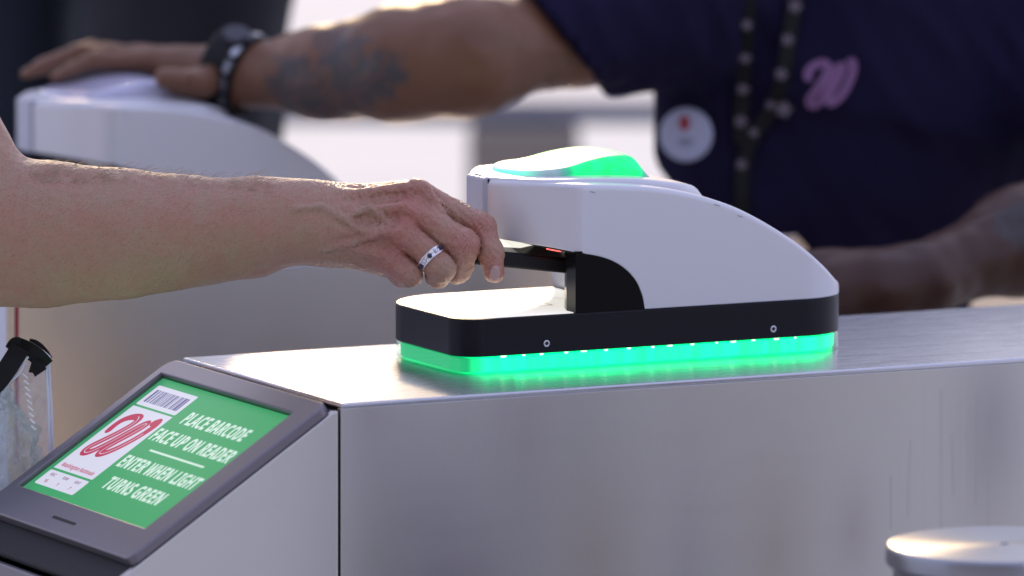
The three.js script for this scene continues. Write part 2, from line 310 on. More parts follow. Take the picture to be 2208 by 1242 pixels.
function signTexture() {
  return canvasTex(1312, 800, (c, w, h) => {
    const X = (v) => (0.278 - v) / 0.2475 * w, Y = (a) => (a - 0.0215) / 0.149 * h, mm = w / 0.2475;
    c.fillStyle = '#38a866'; c.fillRect(0, 0, w, h);
    const g = c.createLinearGradient(0, 0, 90, 0); g.addColorStop(0, '#3f9a6c'); g.addColorStop(1, '#38a866'); c.fillStyle = g; c.fillRect(0, 0, 90, h);
    const card = (v0, v1, a0, a1, r) => { c.fillStyle = '#e2e2f6'; c.beginPath(); c.roundRect(X(v0), Y(a0), X(v1) - X(v0), Y(a1) - Y(a0), r); c.fill(); };
    card(0.2705, 0.1945, 0.0295, 0.0545, 10); card(0.2705, 0.1945, 0.0567, 0.1405, 4); card(0.2705, 0.1945, 0.1430, 0.1610, 12);
    let x = X(0.2645); const end = X(0.2005); c.fillStyle = '#4a4388';
    while (x < end) { const b = 3 + Math.floor(rnd() * 3) * 4; c.fillRect(x, Y(0.0345), Math.min(b, end - x), Y(0.0500) - Y(0.0345)); x += b + 2 + Math.floor(rnd() * 2.6) * 4; }
    // curly W
    const bx = X(0.264), by = Y(0.0640), bw = X(0.2010) - bx, bh = Y(0.1180) - by;
    c.strokeStyle = '#c02a52'; c.lineCap = 'round'; c.lineJoin = 'round';
    const pts = WSTROKE.map(([a, b]) => [bx + a * bw, by + b * bh]);
    for (const [wd, col] of [[46, '#c02a52'], [5, '#e2e2f6']]) {
      c.strokeStyle = col; c.lineWidth = wd; c.beginPath(); c.moveTo(...pts[0]);
      const from = wd === 5 ? 4 : 1, to = wd === 5 ? 20 : pts.length - 1;
      if (wd === 5) c.moveTo(...pts[3]);
      for (let i = from; i < to; i++) { const a = pts[i], b = pts[i + 1]; c.quadraticCurveTo(a[0], a[1], (a[0] + b[0]) / 2, (a[1] + b[1]) / 2); }
      if (wd !== 5) c.lineTo(...pts[pts.length - 1]); c.stroke(); if (wd === 46) continue;
    }
    const text = (s, vl, vr, a, hgt, col, weight = 'bold') => {
      c.save(); const px = hgt * mm; c.font = weight + ' ' + Math.round(px * 1.38) + 'px sans-serif'; c.fillStyle = col; c.textBaseline = 'alphabetic';
      const m = c.measureText(s).width, k = (X(vr) - X(vl)) / m; c.translate(X(vl), Y(a) + px / 2); c.scale(k, 1); c.fillText(s, 0, 0);
      if (weight === 'bold' && hgt > 0.01) { c.lineWidth = 3.5; c.strokeStyle = col; c.strokeText(s, 0, 0); } c.restore();
    };
    const wt = '#dcf7ea';
    text('PLACE BARCODE', 0.1765, 0.0610, 0.0530, 0.0144, wt); text('FACE UP ON READER', 0.1915, 0.0440, 0.0775, 0.0144, wt);
    c.fillStyle = wt; c.fillRect(X(0.168), Y(0.0937), X(0.0655) - X(0.168), 12);
    text('ENTER WHEN LIGHT', 0.189, 0.0440, 0.1125, 0.0144, wt); text('TURNS GREEN', 0.171, 0.0640, 0.1372, 0.0144, wt);
    text('Washington Nationals', 0.2640, 0.2020, 0.1345, 0.0046, '#c02a52');
    for (const [s, n, v] of [['SEC', '16', 0.2630], ['ROW', '1', 0.2385], ['SEAT', '7', 0.2150]]) { text(s, v, v - 0.0105, 0.1475, 0.0033, '#8a4a8a'); text(n, v - 0.003, v - 0.003 - 0.003 * n.length, 0.1555, 0.0038, '#a83a6a'); }
  });
}
pedestal('gate_pedestal', 'brushed steel gate pedestal in front, with a sloped green instruction screen', [0, 0, 0], true);
const BACK = [0.010, 0.935, -0.024];
pedestal('gate_pedestal_001', 'blurred steel gate pedestal behind the bare forearm, under the unlit reader', [BACK[0], BACK[1], BACK[2] + 0.008], false);

// ------------------------------------------------------------------ ticket reader
const CU = 0.3365, CV = 0.174, HW = 0.0805, BT = 0.0445;
function tailW(u) { return u > 0.461 ? HW - 0.05 + Math.sqrt(Math.max(0, 0.0025 - (u - 0.461) ** 2)) : HW; }
function noseW(u) { const q = clamp((u - 0.2024) / 0.06, 0, 1); return 0.0160 + (HW - 0.0160) * (1 - Math.pow(1 - q, 1.75)); }
const shellTop0 = curve1([[0.2054, 0.1462], [0.22, 0.1470], [0.2372, 0.1470], [0.2579, 0.1466], [0.2952, 0.1444], [0.3286, 0.1406], [0.3622, 0.1337], [0.396, 0.1227], [0.4258, 0.1081], [0.4557, 0.0897], [0.48, 0.0712], [0.498, 0.0575], [0.509, 0.0525], [0.515, 0.0500]]);
const shellTop = (u) => shellTop0(u + 0.003) + 0.0008;
const shellBot = (() => { const pts = [[0.2054, 0.1012], [0.2374, 0.0962], [0.2539, 0.0927], [0.2789, 0.0873], [0.2956, 0.0794], [0.3081, 0.0675], [0.3145, 0.0541], [0.3166, 0.0437], [0.515, 0.0437]]; const c = curve1(pts.slice(0, 8)); return (u) => (u + 0.003 > 0.3166 ? BT + 0.0001 : Math.max(BT + 0.0001, c(u + 0.003) + 0.0008)); })();
function reader(lit) {
  const root = new THREE.Group(), T = (g) => g.translate(-CU, 0, 0), P = (g) => g.translate(-CU, 0, CV); // lofts are centred on CV already
  const plan = (i) => roundRect(0.150 + i, 0.511 - i, 0.0935 + i, 0.2545 - i, [0.024 - i, 0.05 - i, 0.05 - i, 0.055 - i]);
  // light strip: glowing bar inside a clear lens
  const glowTex = canvasTex(1024, 32, (c, w, h) => { // along the edge of the bar
    c.fillStyle = '#000'; c.fillRect(0, 0, w, h);
    for (let i = 0; i < w; i++) {
      const t = i / w, ends = sstep(t, 0.0, 0.05) * (1 - sstep(t, 0.92, 1.0)), v = 0.42 + 0.5 * ends + 0.10 * noise(i * 0.035, 3, 0) + 0.08 * Math.pow(0.5 + 0.5 * Math.cos(i / 1024 * 15 * 6.283), 3);
      c.fillStyle = `rgb(0,${Math.round(255 * clamp(v, 0, 1))},${Math.round(146 * clamp(v, 0, 1))})`; c.fillRect(i, 0, 1, h);
    }
  });
  const bar = P(slab(plan(0.004), 0.0016, 0.0124, 0.001));
  { const p = bar.attributes.position, uv = bar.attributes.uv; for (let i = 0; i < p.count; i++) { const x = p.getX(i), z = p.getZ(i); uv.setXY(i, clamp((x + 0.18 + (z < 0 ? 0 : 0)) / 0.36, 0.01, 0.99), 0.5); } }
  const glow = lit ? std({ color: lin(0.02, 0.2, 0.1), roughness: 0.6, emissive: 0xffffff, emissiveMap: glowTex, emissiveIntensity: 2.3 }) : std({ color: lin(0.3, 0.34, 0.36), roughness: 0.6 });
  const strip = mesh('light_strip', bar, glow, root);
  mesh('strip_lens', P(slab(plan(0.0002), 0.0003, 0.0143, 0.0016)), M.lens, strip);
  if (lit) {
    const led = new THREE.SphereGeometry(0.0015, 10, 8), lm = std({ color: lin(0.8, 1, 0.9), emissive: lin(0.5, 1, 0.55), emissiveIntensity: 2.6 });
    for (let i = 0; i < 15; i++) { const l = mesh('led', led, lm, strip); l.scale.set(0.7 + rnd() * 1.3, 0.4 + rnd() * 0.25, 0.5); l.position.set(0.186 + i * 0.0192 + (rnd() - 0.5) * 0.006 - CU, 0.0136, CV - 0.0962); }
    const la = new THREE.RectAreaLight(0x10ffa0, 1.2, 0.28, 0.008); la.position.set(0, 0.007, CV - 0.092); la.rotation.y = Math.PI; root.add(la);
  }
  mesh('base', P(slab(plan(0), 0.0144, BT, 0.0012)), M.black, root);
  for (const u of [0.2252, 0.43]) {
    const s = mesh('screw', new THREE.TorusGeometry(0.0021, 0.0009, 8, 20), M.steelPlain, root); s.position.set(u - CU, 0.0222, CV - 0.0931);
    mesh('screw_socket', new THREE.CircleGeometry(0.0016, 16), M.gap, s).position.set(0, 0, 0.0002);
  }
  // reading plate; its white glow is added in place of bright reflected light
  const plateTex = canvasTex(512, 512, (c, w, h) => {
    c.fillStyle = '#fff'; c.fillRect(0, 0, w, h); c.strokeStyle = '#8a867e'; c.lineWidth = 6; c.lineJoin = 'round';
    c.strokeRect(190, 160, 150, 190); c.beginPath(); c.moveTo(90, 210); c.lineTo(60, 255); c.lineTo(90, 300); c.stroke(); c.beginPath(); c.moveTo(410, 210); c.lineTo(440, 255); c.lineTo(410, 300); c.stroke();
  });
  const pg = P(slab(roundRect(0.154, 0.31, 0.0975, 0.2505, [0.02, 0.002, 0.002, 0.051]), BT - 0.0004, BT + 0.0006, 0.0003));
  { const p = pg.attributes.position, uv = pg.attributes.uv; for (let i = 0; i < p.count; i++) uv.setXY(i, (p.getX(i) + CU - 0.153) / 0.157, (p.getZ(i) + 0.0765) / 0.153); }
  mesh('reading_plate', pg, !lit ? M.gloss : std({ color: lin(0.72, 0.71, 0.68), map: plateTex, roughness: 0.45, emissive: lin(1, 0.96, 0.86), emissiveMap: plateTex, emissiveIntensity: 0.62 }), root);
  if (lit) { const pl = new THREE.RectAreaLight(0xfff3da, 0.5, 0.08, 0.15); pl.position.set(0.2 - CU, 0.046, 0); pl.rotation.x = Math.PI / 2; root.add(pl); }  // lamp added to go with the plate's added glow
  // black throat under the shell
  const ts = new THREE.Shape(); [[0.2515, 0.0943], [0.2515, 0.11], [0.2575, 0.125], [0.269, 0.145], [0.284, 0.17], [0.299, 0.195], [0.3135, 0.226], [0.3135, 0.0943]].forEach(([a, b], i) => (i ? ts.lineTo(a, b) : ts.moveTo(a, b))); ts.closePath();
  const tg = P(slab(ts, BT - 0.0002, 0.094, 0.0));
  mesh('throat', tg, M.gloss, root);
  // shell
  const us = [...range(0.2024, 0.2044, 5), ...range(0.205, 0.258, 56), ...range(0.26, 0.291, 20), ...range(0.2926, 0.3135, 40), 0.31365, ...range(0.3155, 0.459, 50), ...range(0.462, 0.501, 24), ...range(0.502, 0.511, 12)];
  const shell = T(loft(us, (u) => section(shellBot(u), Math.max(shellTop(u), shellBot(u) + 0.003), Math.min(noseW(u), tailW(u)), 0.0045, 0.001, 0.002 * sstep(u, 0.212, 0.272)), 0.7));
  const sh = mesh('shell', shell, M.white, root);
  mesh('nose_underside', T(loft(range(0.232, 0.292, 24), (u) => section(shellBot(u) - 0.0012, shellBot(u) + 0.0016, Math.min(noseW(u), HW) - 0.0007, 0.0005, 0.0005))), M.gloss, root);
  // nose clip
  const ng = rbox(0.2001, 0.2054, 0.1010, 0.1492, -0.0135, 0.0185, 0.0022); mesh('nose_clip', T(ng), M.clip, root);
  mesh('nose_seam', T(rbox(0.2041, 0.2056, 0.1025, 0.1482, -0.0150, 0.0192, 0.0005)), M.gap, root);
  // raised deck and light cap
  const dTop0 = curve1([[0.212, 0.1482], [0.26, 0.1488], [0.32, 0.1466], [0.352, 0.1425], [0.374, 0.1385], [0.382, 0.136], [0.388, 0.131], [0.398, 0.116]]);
  const dTop = (u) => dTop0(u + 0.008) + 0.0012;
  const dW = (u) => Math.min(0.064 * Math.sqrt(clamp(1 - ((0.254 - Math.min(u, 0.254)) / 0.052) ** 2, 0.02, 1)), noseW(u) - 0.003, 0.064 - 0.016 * sstep(u, 0.352, 0.39));
  mesh('top_deck', T(loft(range(0.2045, 0.390, 60), (u) => section(Math.min(shellTop(u), dTop(u)) - 0.006, dTop(u), dW(u), 0.007, 0.001, 0.001), 0.7)), M.white, root);
  const cTop0 = curve1([[0.2262, 0.1515], [0.232, 0.1530], [0.25, 0.1545], [0.2748, 0.1562], [0.2958, 0.1600], [0.312, 0.1622], [0.322, 0.1630], [0.338, 0.1628], [0.3452, 0.1610], [0.351, 0.156], [0.357, 0.1490], [0.3645, 0.1425]]), cTop = (u) => cTop0(lerp(0.2262, 0.3645, (u - 0.2243) / 0.1181)) + 0.0008;
  const cW = (u) => 0.043 * Math.sqrt(clamp(1 - ((0.254 - Math.min(u, 0.254)) / 0.0305) ** 2, 0.05, 1)) * (1 - 0.12 * sstep(u, 0.310, 0.3424));
  const capTex = canvasTex(256, 64, (c, w, h) => {
    for (let i = 0; i < w; i++) for (let j = 0; j < h; j += 2) {
      const t = i / w, peak = sstep(t, 0.26, 0.44) * (1 - sstep(t, 0.86, 0.97)), rim = (1 - sstep(t, 0.02, 0.2)) * 0.55 + 0.2, n = 0.88 + 0.2 * noise(t * 7, j * 0.12, 4), v = clamp(peak * n + rim * (1 - peak), 0, 1);
      c.fillStyle = `rgb(${Math.round(20 * peak * n)},${Math.round(255 * v)},${Math.round((110 * peak + 190 * (1 - peak)) * v)})`; c.fillRect(i, j, 1, 2);
    }
  });
  const capLightTint = canvasTex(256, 8, (c, w, h) => { for (let i = 0; i < w; i++) { const t = i / w, k = sstep(t, 0.22, 0.4) * (1 - sstep(t, 0.88, 0.98)); c.fillStyle = `rgb(${Math.round(lerp(190, 40, k))},${Math.round(lerp(205, 190, k))},${Math.round(lerp(205, 120, k))})`; c.fillRect(i, 0, 1, h); } });  // white glare and green glow painted into the cap's colour
  const cap = lit ? std({ color: 0xffffff, map: capLightTint, roughness: 0.5, specularIntensity: 0.35, emissive: 0xffffff, emissiveMap: capTex, emissiveIntensity: 1.5 }) : std({ color: lin(0.5, 0.5, 0.66), roughness: 0.25, clearcoat: 0.6 });
  mesh('light_cap', T(loft(range(0.2244, 0.3423, 50), (u) => section(dTop(u) - 0.004, Math.max(cTop(u), dTop(u) - 0.002), cW(u), 0.0055 + 0.006 * sstep(u, 0.265, 0.312), 0.001, 0.001), 0.8)), cap, root);
  // scuffs are thin worn chips along the upper edge
  for (const [u, l, h] of [[0.266, 0.006, -0.006], [0.378, 0.007, -0.004], [0.399, 0.006, -0.006]]) { const q = mesh('scuff', new THREE.CircleGeometry(0.5, 12), std({ color: lin(0.32, 0.32, 0.36), roughness: 0.6 }), root); q.scale.set(l, 0.0008, 1); q.rotation.set(0, 0, -0.3); q.position.set(u - CU, shellTop(u) + h, HW + 0.0003); }
  if (lit) {
    const rl = mesh('aiming_light', new THREE.CylinderGeometry(0.006, 0.006, 0.001, 24), std({ color: lin(0.3, 0.02, 0.02), emissive: lin(1, 0.16, 0.14), emissiveIntensity: 1.5 }), root); rl.position.set(0.243 - CU, 0.0934, 0.058); rl.rotation.z = -0.2;
  }
  root.traverse((o) => { if (o.isMesh) shadowed(o); });
  return root;
}
{
  const r = reader(true); r.name = 'ticket_reader'; r.position.copy(loc(CU, CV, 0.0003)); r.rotation.y = PSI; scene.add(r);
  tag(r, 'white arched ticket reader glowing green, on the near steel counter', 'ticket reader', 'ticket readers');
  // the hosts of children at z=+v side: reader space has z = -(v - CV), so front face is +z
  const b = reader(false); b.name = 'ticket_reader_001'; b.position.copy(loc(CU + BACK[0], CV + BACK[1], BACK[2] + 0.0003)); b.rotation.y = PSI; scene.add(b);
  tag(b, 'blurred unlit white ticket reader behind, with a dark hand resting on its top', 'ticket reader', 'ticket readers');
}

// ------------------------------------------------------------------ phone held under the reader
{
  const a = loc(0.2026, 0.125, 0.0926), b = loc(0.2668, 0.125, 0.0837), x = b.clone().sub(a).normalize(), up0 = V(0, 1, 0), z = VX.clone().negate().addScaledVector(up0, -0.13).normalize();
  const y = z.clone().cross(x).normalize(), zz = x.clone().cross(y).normalize(), L = 0.111, Wd = 0.072, Th = 0.0122;
  const g = new THREE.Group(); g.name = 'smartphone'; g.matrixAutoUpdate = true;
  const end = a.clone().addScaledVector(x, 0.0690);
  g.position.copy(end); g.quaternion.setFromRotationMatrix(new THREE.Matrix4().makeBasis(x, y, zz)); scene.add(g);
  tag(g, 'black smartphone held flat by the hand under the lit reader arch', 'phone');
  mesh('case', rbox(-L, 0, -Th, 0, -Wd, 0, 0.0028), M.rubber, g);
  mesh('screen', rbox(-L + 0.003, -0.003, -0.0006, 0.0005, -Wd + 0.003, -0.003, 0.0004), std({ color: lin(0.008, 0.008, 0.008), roughness: 0.12, specularIntensity: 0.4, emissive: 0xffffff, emissiveIntensity: 0.9, emissiveMap: canvasTex(512, 512, (c, w, h) => {
    c.fillStyle = '#100d0c'; c.fillRect(0, 0, w, h); c.fillStyle = '#f4f0e4'; c.beginPath(); c.moveTo(0, 0); c.lineTo(470, 0); c.lineTo(425, 200); c.lineTo(320, 340); c.lineTo(200, 375); c.lineTo(0, 375); c.fill(); }) }), g);
  { const sc = g.children[1].geometry, p = sc.attributes.position, uv = sc.attributes.uv; for (let i = 0; i < p.count; i++) uv.setXY(i, clamp((p.getX(i) + L) / L, 0, 1), clamp(-p.getZ(i) / Wd, 0, 1)); }
}

// ------------------------------------------------------------------ the person holding the phone: bare arm and hand
const ZH = 6.255, MM = 0.001;
const hp = (px, py, dz = 0) => at(px, py, ZH + dz * MM), PXM = ZH / F;
{
  const q = (a, b, ra, rb, k) => ({ a, b, ra: ra * PXM, rb: rb * PXM, k: k * MM });
  const zsq = 0.82;
  const arm = [
    q(hp(-260, 120, 20), hp(-90, 400, 10), 170, 150, 10), q(hp(-90, 486, 10), hp(110, 500, 6), 150, 141, 11), q(hp(110, 500, 6), hp(260, 500, 4), 141, 126, 20), q(hp(260, 500, 4), hp(400, 495, 2), 126, 104, 20),
    q(hp(400, 493, 2), hp(545, 484, 0), 107, 92, 20), q(hp(545, 484, 0), hp(650, 478, -1), 92, 79, 20), q(hp(650, 478, 0), hp(705, 482, 0), 79, 80, 20),
    q(hp(560, 570, 0), hp(-20, 640, 4), 8, 14, 24),
  ];
  const hand = [
    // metacarpals
    q(hp(700, 452, 10), hp(893, 424, 14), 50, 36, 16), q(hp(700, 470, -2), hp(880, 455, -2), 56, 34, 14), q(hp(700, 495, -4), hp(862, 508, -7), 56, 34, 14), q(hp(705, 515, 0), hp(838, 556, -3), 46, 30, 14),
    q(hp(740, 520, 14), hp(850, 560, 14), 44, 40, 16),
    // tendons
    q(hp(735, 422, -15), hp(890, 402, -4), 8, 12, 6), q(hp(730, 456, -22), hp(872, 446, -18), 7, 11, 6), q(hp(728, 496, -24), hp(848, 502, -22), 7, 11, 6), q(hp(740, 532, -18), hp(826, 550, -17), 6, 9, 6),
    // knuckles
    q(hp(902, 416, 0), hp(910, 424, 2), 28, 26, 7), q(hp(886, 458, -10), hp(892, 464, -10), 27, 26, 7), q(hp(862, 508, -15), hp(868, 514, -15), 26, 25, 6), q(hp(834, 552, -8), hp(840, 558, -8), 24, 24, 6),
    q(hp(908, 404, -7), hp(954, 456, -8), 9, 6, 10),
    // thumb, behind and under the phone
    q(hp(735, 500, 22), hp(850, 545, 36), 42, 34, 12), q(hp(850, 545, 36), hp(930, 548, 34), 32, 28, 6), q(hp(930, 548, 34), hp(985, 545, 28), 27, 22, 5),
  ];
  const fingers = [[
    q(hp(912, 424, 8), hp(1036, 492, 3), 30, 31, 7), q(hp(1036, 492, 3), hp(1058, 545, -6), 31, 27, 4), q(hp(1058, 545, -6), hp(1066, 588, -9), 26, 22, 4),
    q(hp(1030, 484, 0), hp(1042, 492, 0), 29, 28, 4),
],[
    q(hp(896, 462, -5), hp(998, 528, -13), 33, 36, 6), q(hp(998, 528, -13), hp(984, 578, -8), 36, 33, 4), q(hp(984, 578, -8), hp(1000, 572, 8), 29, 24, 4),
],[
    q(hp(876, 498, -10), hp(952, 578, -19), 31, 33, 5), q(hp(952, 578, -19), hp(944, 592, -8), 30, 28, 4), q(hp(944, 592, -8), hp(955, 585, 8), 27, 24, 4),
],[
    q(hp(842, 556, -6), hp(884, 590, -13), 29, 28, 5), q(hp(884, 590, -13), hp(868, 594, 0), 28, 25, 4), q(hp(868, 594, 0), hp(890, 590, 10), 24, 21, 4),]];
  const crease = [ // fine folds: [place, along, spread in mm]
    [hp(1040, 488, -5), 7], [hp(1060, 545, -12), 5], [hp(1002, 524, -24), 6], [hp(950, 556, -26), 5],
  ];
  const armF = body(arm), palmF = body(hand), fingF = fingers.map(body), c = V(0, 0, 0);
  const handF = (p) => { const m = palmF(p); let d = m, best = 1e3, second = 1e3; for (const g of fingF) { const e = g(p); if (e < best) { second = best; best = e; } else if (e < second) second = e; d = Math.min(d, smin(m, e, 0.006)); }
    if (m > -0.004 && second < 0.006) d += 0.0016 * Math.exp(-(((second - best) / 0.0014) ** 2)) * sstep(m, -0.002, 0.004); return d; };
  const f0 = (p0) => { c.copy(p0); const dz = p0.clone().sub(EYE).dot(FW) - ZH; c.addScaledVector(FW, dz * (1 / zsq - 1)); return smin(armF(c), handF(p0), 0.012); };
  const veins = [[742, 472, 798, 446], [798, 446, 838, 482], [760, 524, 806, 510], [806, 510, 838, 482], [690, 446, 742, 472], [742, 472, 772, 496], [700, 540, 760, 524], [640, 452, 690, 446]].map((q) => [onBody(f0, q[0], q[1], 6.1), onBody(f0, q[2], q[3], 6.1)]);
  const f = (p0) => {
    // the forearm is a little flatter than deep
    c.copy(p0); const dz = (p0.clone().sub(EYE).dot(FW)) - ZH; const x = (p0.x - hp(700, 480).x) / PXM + 700;
    c.addScaledVector(FW, dz * (1 / zsq - 1));
    let d = smin(armF(c), handF(p0), 0.012);
    if (Math.abs(d) < 0.006) {
      for (const [a, b] of veins) d = smin(d, capsule(p0, a, b, 0.0012, 0.0010), 0.005);
      const w = Math.exp(-(((x - 712) / 34) ** 2)), y = p0.y * 1000;
      d += w * 0.00036 * Math.sin(x * 0.62 + noise(p0.x * 60, p0.y * 45, p0.z * 45) * 3.4 + y * 0.12);           // wrist folds
      for (const [cp, s] of crease) { const e = p0.distanceTo(cp) * 1000; if (e < s * 2.2) d += 0.0005 * Math.exp(-((e / s) ** 2)) * Math.sin((p0.x - cp.x) * 2600 + (p0.y - cp.y) * 1300 + noise(p0.x * 200, p0.y * 200, 1) * 2); }
      d += 0.00016 * noise(p0.x * 420, p0.y * 420, p0.z * 420) + 0.0002 * noise(p0.x * 110, p0.y * 110, p0.z * 110) + 0.0005 * noise(p0.x * 26, p0.y * 40, p0.z * 40);
      d += 0.00012 * noise(p0.x * 1100, p0.y * 700, p0.z * 900);
      const hw = sstep(x, 690, 760); if (hw > 0) d += hw * (0.0009 * Math.abs(noise(p0.x * 120 + p0.y * 60, p0.y * 60 - p0.x * 30, p0.z * 60)) + 0.00045 * Math.abs(noise(p0.x * 300, p0.y * 180, p0.z * 180)) - 0.0005);
    }
    return d;
  };
  const red = [[hp(900, 420, -8), 26], [hp(880, 470, -20), 24], [hp(860, 520, -25), 22], [hp(1004, 520, -26), 18], [hp(1040, 488, -8), 16], [hp(836, 590, -14), 14], [hp(1064, 585, -18), 12]];
  const skinCol = (p, n) => {
    const a = noise(p.x * 22, p.y * 22, p.z * 22), b = noise(p.x * 90, p.y * 90, p.z * 90), s = noise(p.x * 420 + 5, p.y * 420, p.z * 420), m = noise(p.x * 900, p.y * 900, p.z * 900 + 4);
    let r = 0.395, g = 0.226, bl = 0.152; // linear
    const t = 0.05 * a + 0.06 * b; r *= 1 + t * 0.4; g *= 1 - t * 0.9; bl *= 1 - t * 0.7;
    const fr = sstep(s, 0.5, 0.85) * 0.2 + m * 0.07 + s * 0.05; r *= 1 - fr * 0.6; g *= 1 - fr; bl *= 1 - fr;
    let k = 0; for (const [cp, rad] of red) k = Math.max(k, Math.exp(-((p.distanceTo(cp) * 1000 / rad) ** 2)));
    r *= 1 + 0.03 * k; g *= 1 - 0.24 * k; bl *= 1 - 0.16 * k;
    for (const [va, vb] of veins) { const e = capsule(p, va, vb, 0, 0) * 1000, w = Math.exp(-((e / 2.6) ** 2)) * 0.10; r *= 1 - w; g *= 1 - w * 0.4; bl *= 1 - w * 0.1; }
    return [r, g, bl];
  };
  const root = thing('person', 'person reaching in from the left with a bare freckled forearm, holding the phone', 'person', V(hp(0, 500).x - 0.25, 0, hp(0, 500).z));
  const skinTex = (() => { // small skin cells and pores
    const n = 256, d = new Uint8Array(n * n * 4), S = 34, pts = Array.from({ length: S * S }, () => [rnd(), rnd()]);
    for (let j = 0; j < n; j++) for (let i = 0; i < n; i++) {
      const x = i / n * S, y = j / n * S, cx = Math.floor(x), cy = Math.floor(y); let a = 9, b = 9;
      for (let q = -1; q < 2; q++) for (let p = -1; p < 2; p++) { const ix = cx + p, iy = cy + q, k = pts[((iy + S) % S) * S + (ix + S) % S], e = Math.hypot(ix + k[0] - x, (iy + k[1] - y) * 1.25); if (e < a) { b = a; a = e; } else if (e < b) b = e; }
      const v = clamp(0.25 + 1.1 * (b - a), 0, 1) * 255, o = (j * n + i) * 4; d[o] = d[o + 1] = d[o + 2] = v; d[o + 3] = 255;
    }
    const t = new THREE.DataTexture(d, n, n); t.magFilter = THREE.LinearFilter; t.wrapS = t.wrapT = THREE.RepeatWrapping; t.needsUpdate = true; return t;
  })();
  const skinFine = std({ color: 0xffffff, vertexColors: true, roughness: 0.4, specularIntensity: 1.0, bumpMap: skinTex, bumpScale: 0.0003 });
  const box = boundsOf([...hand, ...fingers.flat(), ...arm.slice(1)], 0.006); box.min.x = hp(-150, 0).x; box.max.y = hp(0, 180).y;
  mesh('body', nets(f, box, 0.0014, { uv: 0.05, color: skinCol, eps: 0.0006, origin: root.position }), skinFine, root);
  // nail of the index finger
  const nail = new THREE.SphereGeometry(1, 20, 12); nail.scale(0.0043, 0.0066, 0.0018);
  const nm = mesh('fingernail', nail, std({ color: lin(0.44, 0.29, 0.25), roughness: 0.3, clearcoat: 0.4 }), root);
  nm.position.copy(onBody(f, 1067, 590, 6.1).sub(root.position)).addScaledVector(FW, 0.0006); nm.rotation.set(0.1, 0.25, -0.12);
  // hairs along the top of the forearm
  const hairs = [];
  for (let i = 0; i < 420; i++) {
    const px = 60 + rnd() * 520, py = 352 + rnd() * 46 + Math.max(0, (px - 300) * 0.08); let s = null;
    const d = dirOf(px, py); for (let t = 6.12; t < 6.34; t += 0.002) { if (f(EYE.clone().addScaledVector(d, t)) < 0.0006) { s = EYE.clone().addScaledVector(d, t); break; } }
    if (!s) continue;
    const n = V(rnd() * 0.8 + 0.2, 0.6 + rnd() * 0.5, 0.25 * (rnd() - 0.5)).normalize(), l = 0.004 + rnd() * 0.006, cv = new THREE.QuadraticBezierCurve3(s, s.clone().addScaledVector(n, l * 0.5), s.clone().addScaledVector(n, l).add(V(l * 0.5, -l * 0.3, 0)));
    hairs.push(new THREE.TubeGeometry(cv, 4, 0.00012, 3));
  }
  const hg = mergeGeometries(hairs); hg.translate(-root.position.x, 0, -root.position.z);
  const hm = mesh('arm_hair', hg, std({ color: lin(0.42, 0.3, 0.18), roughness: 0.5 }), root); hm.userData.kind = 'stuff';
  // white shirt with red side seam, just inside the left edge
  const shirt = [{ a: at(-410, 560, 6.62), b: at(-415, 1500, 6.62), ra: 0.165, rb: 0.17, k: 0 }];
  const sf0 = body(shirt), sf = (p) => sf0(p) + 0.002 * noise(p.x * 12, p.y * 5, p.z * 12);
  const sb = boundsOf(shirt, 0.01); sb.min.x = at(-560, 0, 6.6).x;
  mesh('shirt', nets(sf, sb, 0.008, { origin: root.position }), std({ color: lin(0.78, 0.79, 0.86), roughness: 0.8 }), root);
  const seam = []; for (const py of [600, 700, 800, 900, 1000]) seam.push(at(36, py, 6.62).sub(root.position));
  mesh('red_trim', new THREE.TubeGeometry(new THREE.CatmullRomCurve3(seam), 24, 0.0017, 10), std({ color: lin(0.3, 0.006, 0.03), roughness: 0.7 }), root);
  // ring
  const ring = thing('finger_ring', 'silver band ring with dark stones on the ring finger of the reaching hand', 'ring', hp(932, 557, -16.7));
  const axis = hp(952, 578, -19).sub(hp(876, 498, -10)).normalize(), side = V(0.2, 0.6, 0.75).projectOnPlane(axis).normalize(), third = axis.clone().cross(side);
  ring.quaternion.setFromRotationMatrix(new THREE.Matrix4().makeBasis(side, third, axis));
  const R = 31.5 * PXM;
  const band = new THREE.LatheGeometry([[R - 0.0008, -0.0035], [R + 0.0012, -0.0035], [R + 0.0018, -0.0030], [R + 0.0018, -0.0021], [R + 0.0007, -0.0016], [R + 0.0007, 0.0016], [R + 0.0018, 0.0021], [R + 0.0018, 0.0030], [R + 0.0012, 0.0035], [R - 0.0008, 0.0035]].map(([x, y]) => new THREE.Vector2(x, y)), 64); band.rotateX(Math.PI / 2);
  mesh('band', band, std({ color: lin(0.78, 0.75, 0.76), metalness: 1, roughness: 0.18 }), ring);
  const gem = new THREE.OctahedronGeometry(0.0021, 1);
  for (let i = 0; i < 12; i++) { const t = i / 12 * Math.PI * 2, g = mesh('stone', gem, std({ color: i % 2 ? lin(0.03, 0.03, 0.08) : lin(0.7, 0.7, 0.75), roughness: 0.05, metalness: i % 2 ? 0.2 : 0.8 }), ring); g.position.set(Math.cos(t) * (R + 0.0008), Math.sin(t) * (R + 0.0008), 0); }
}

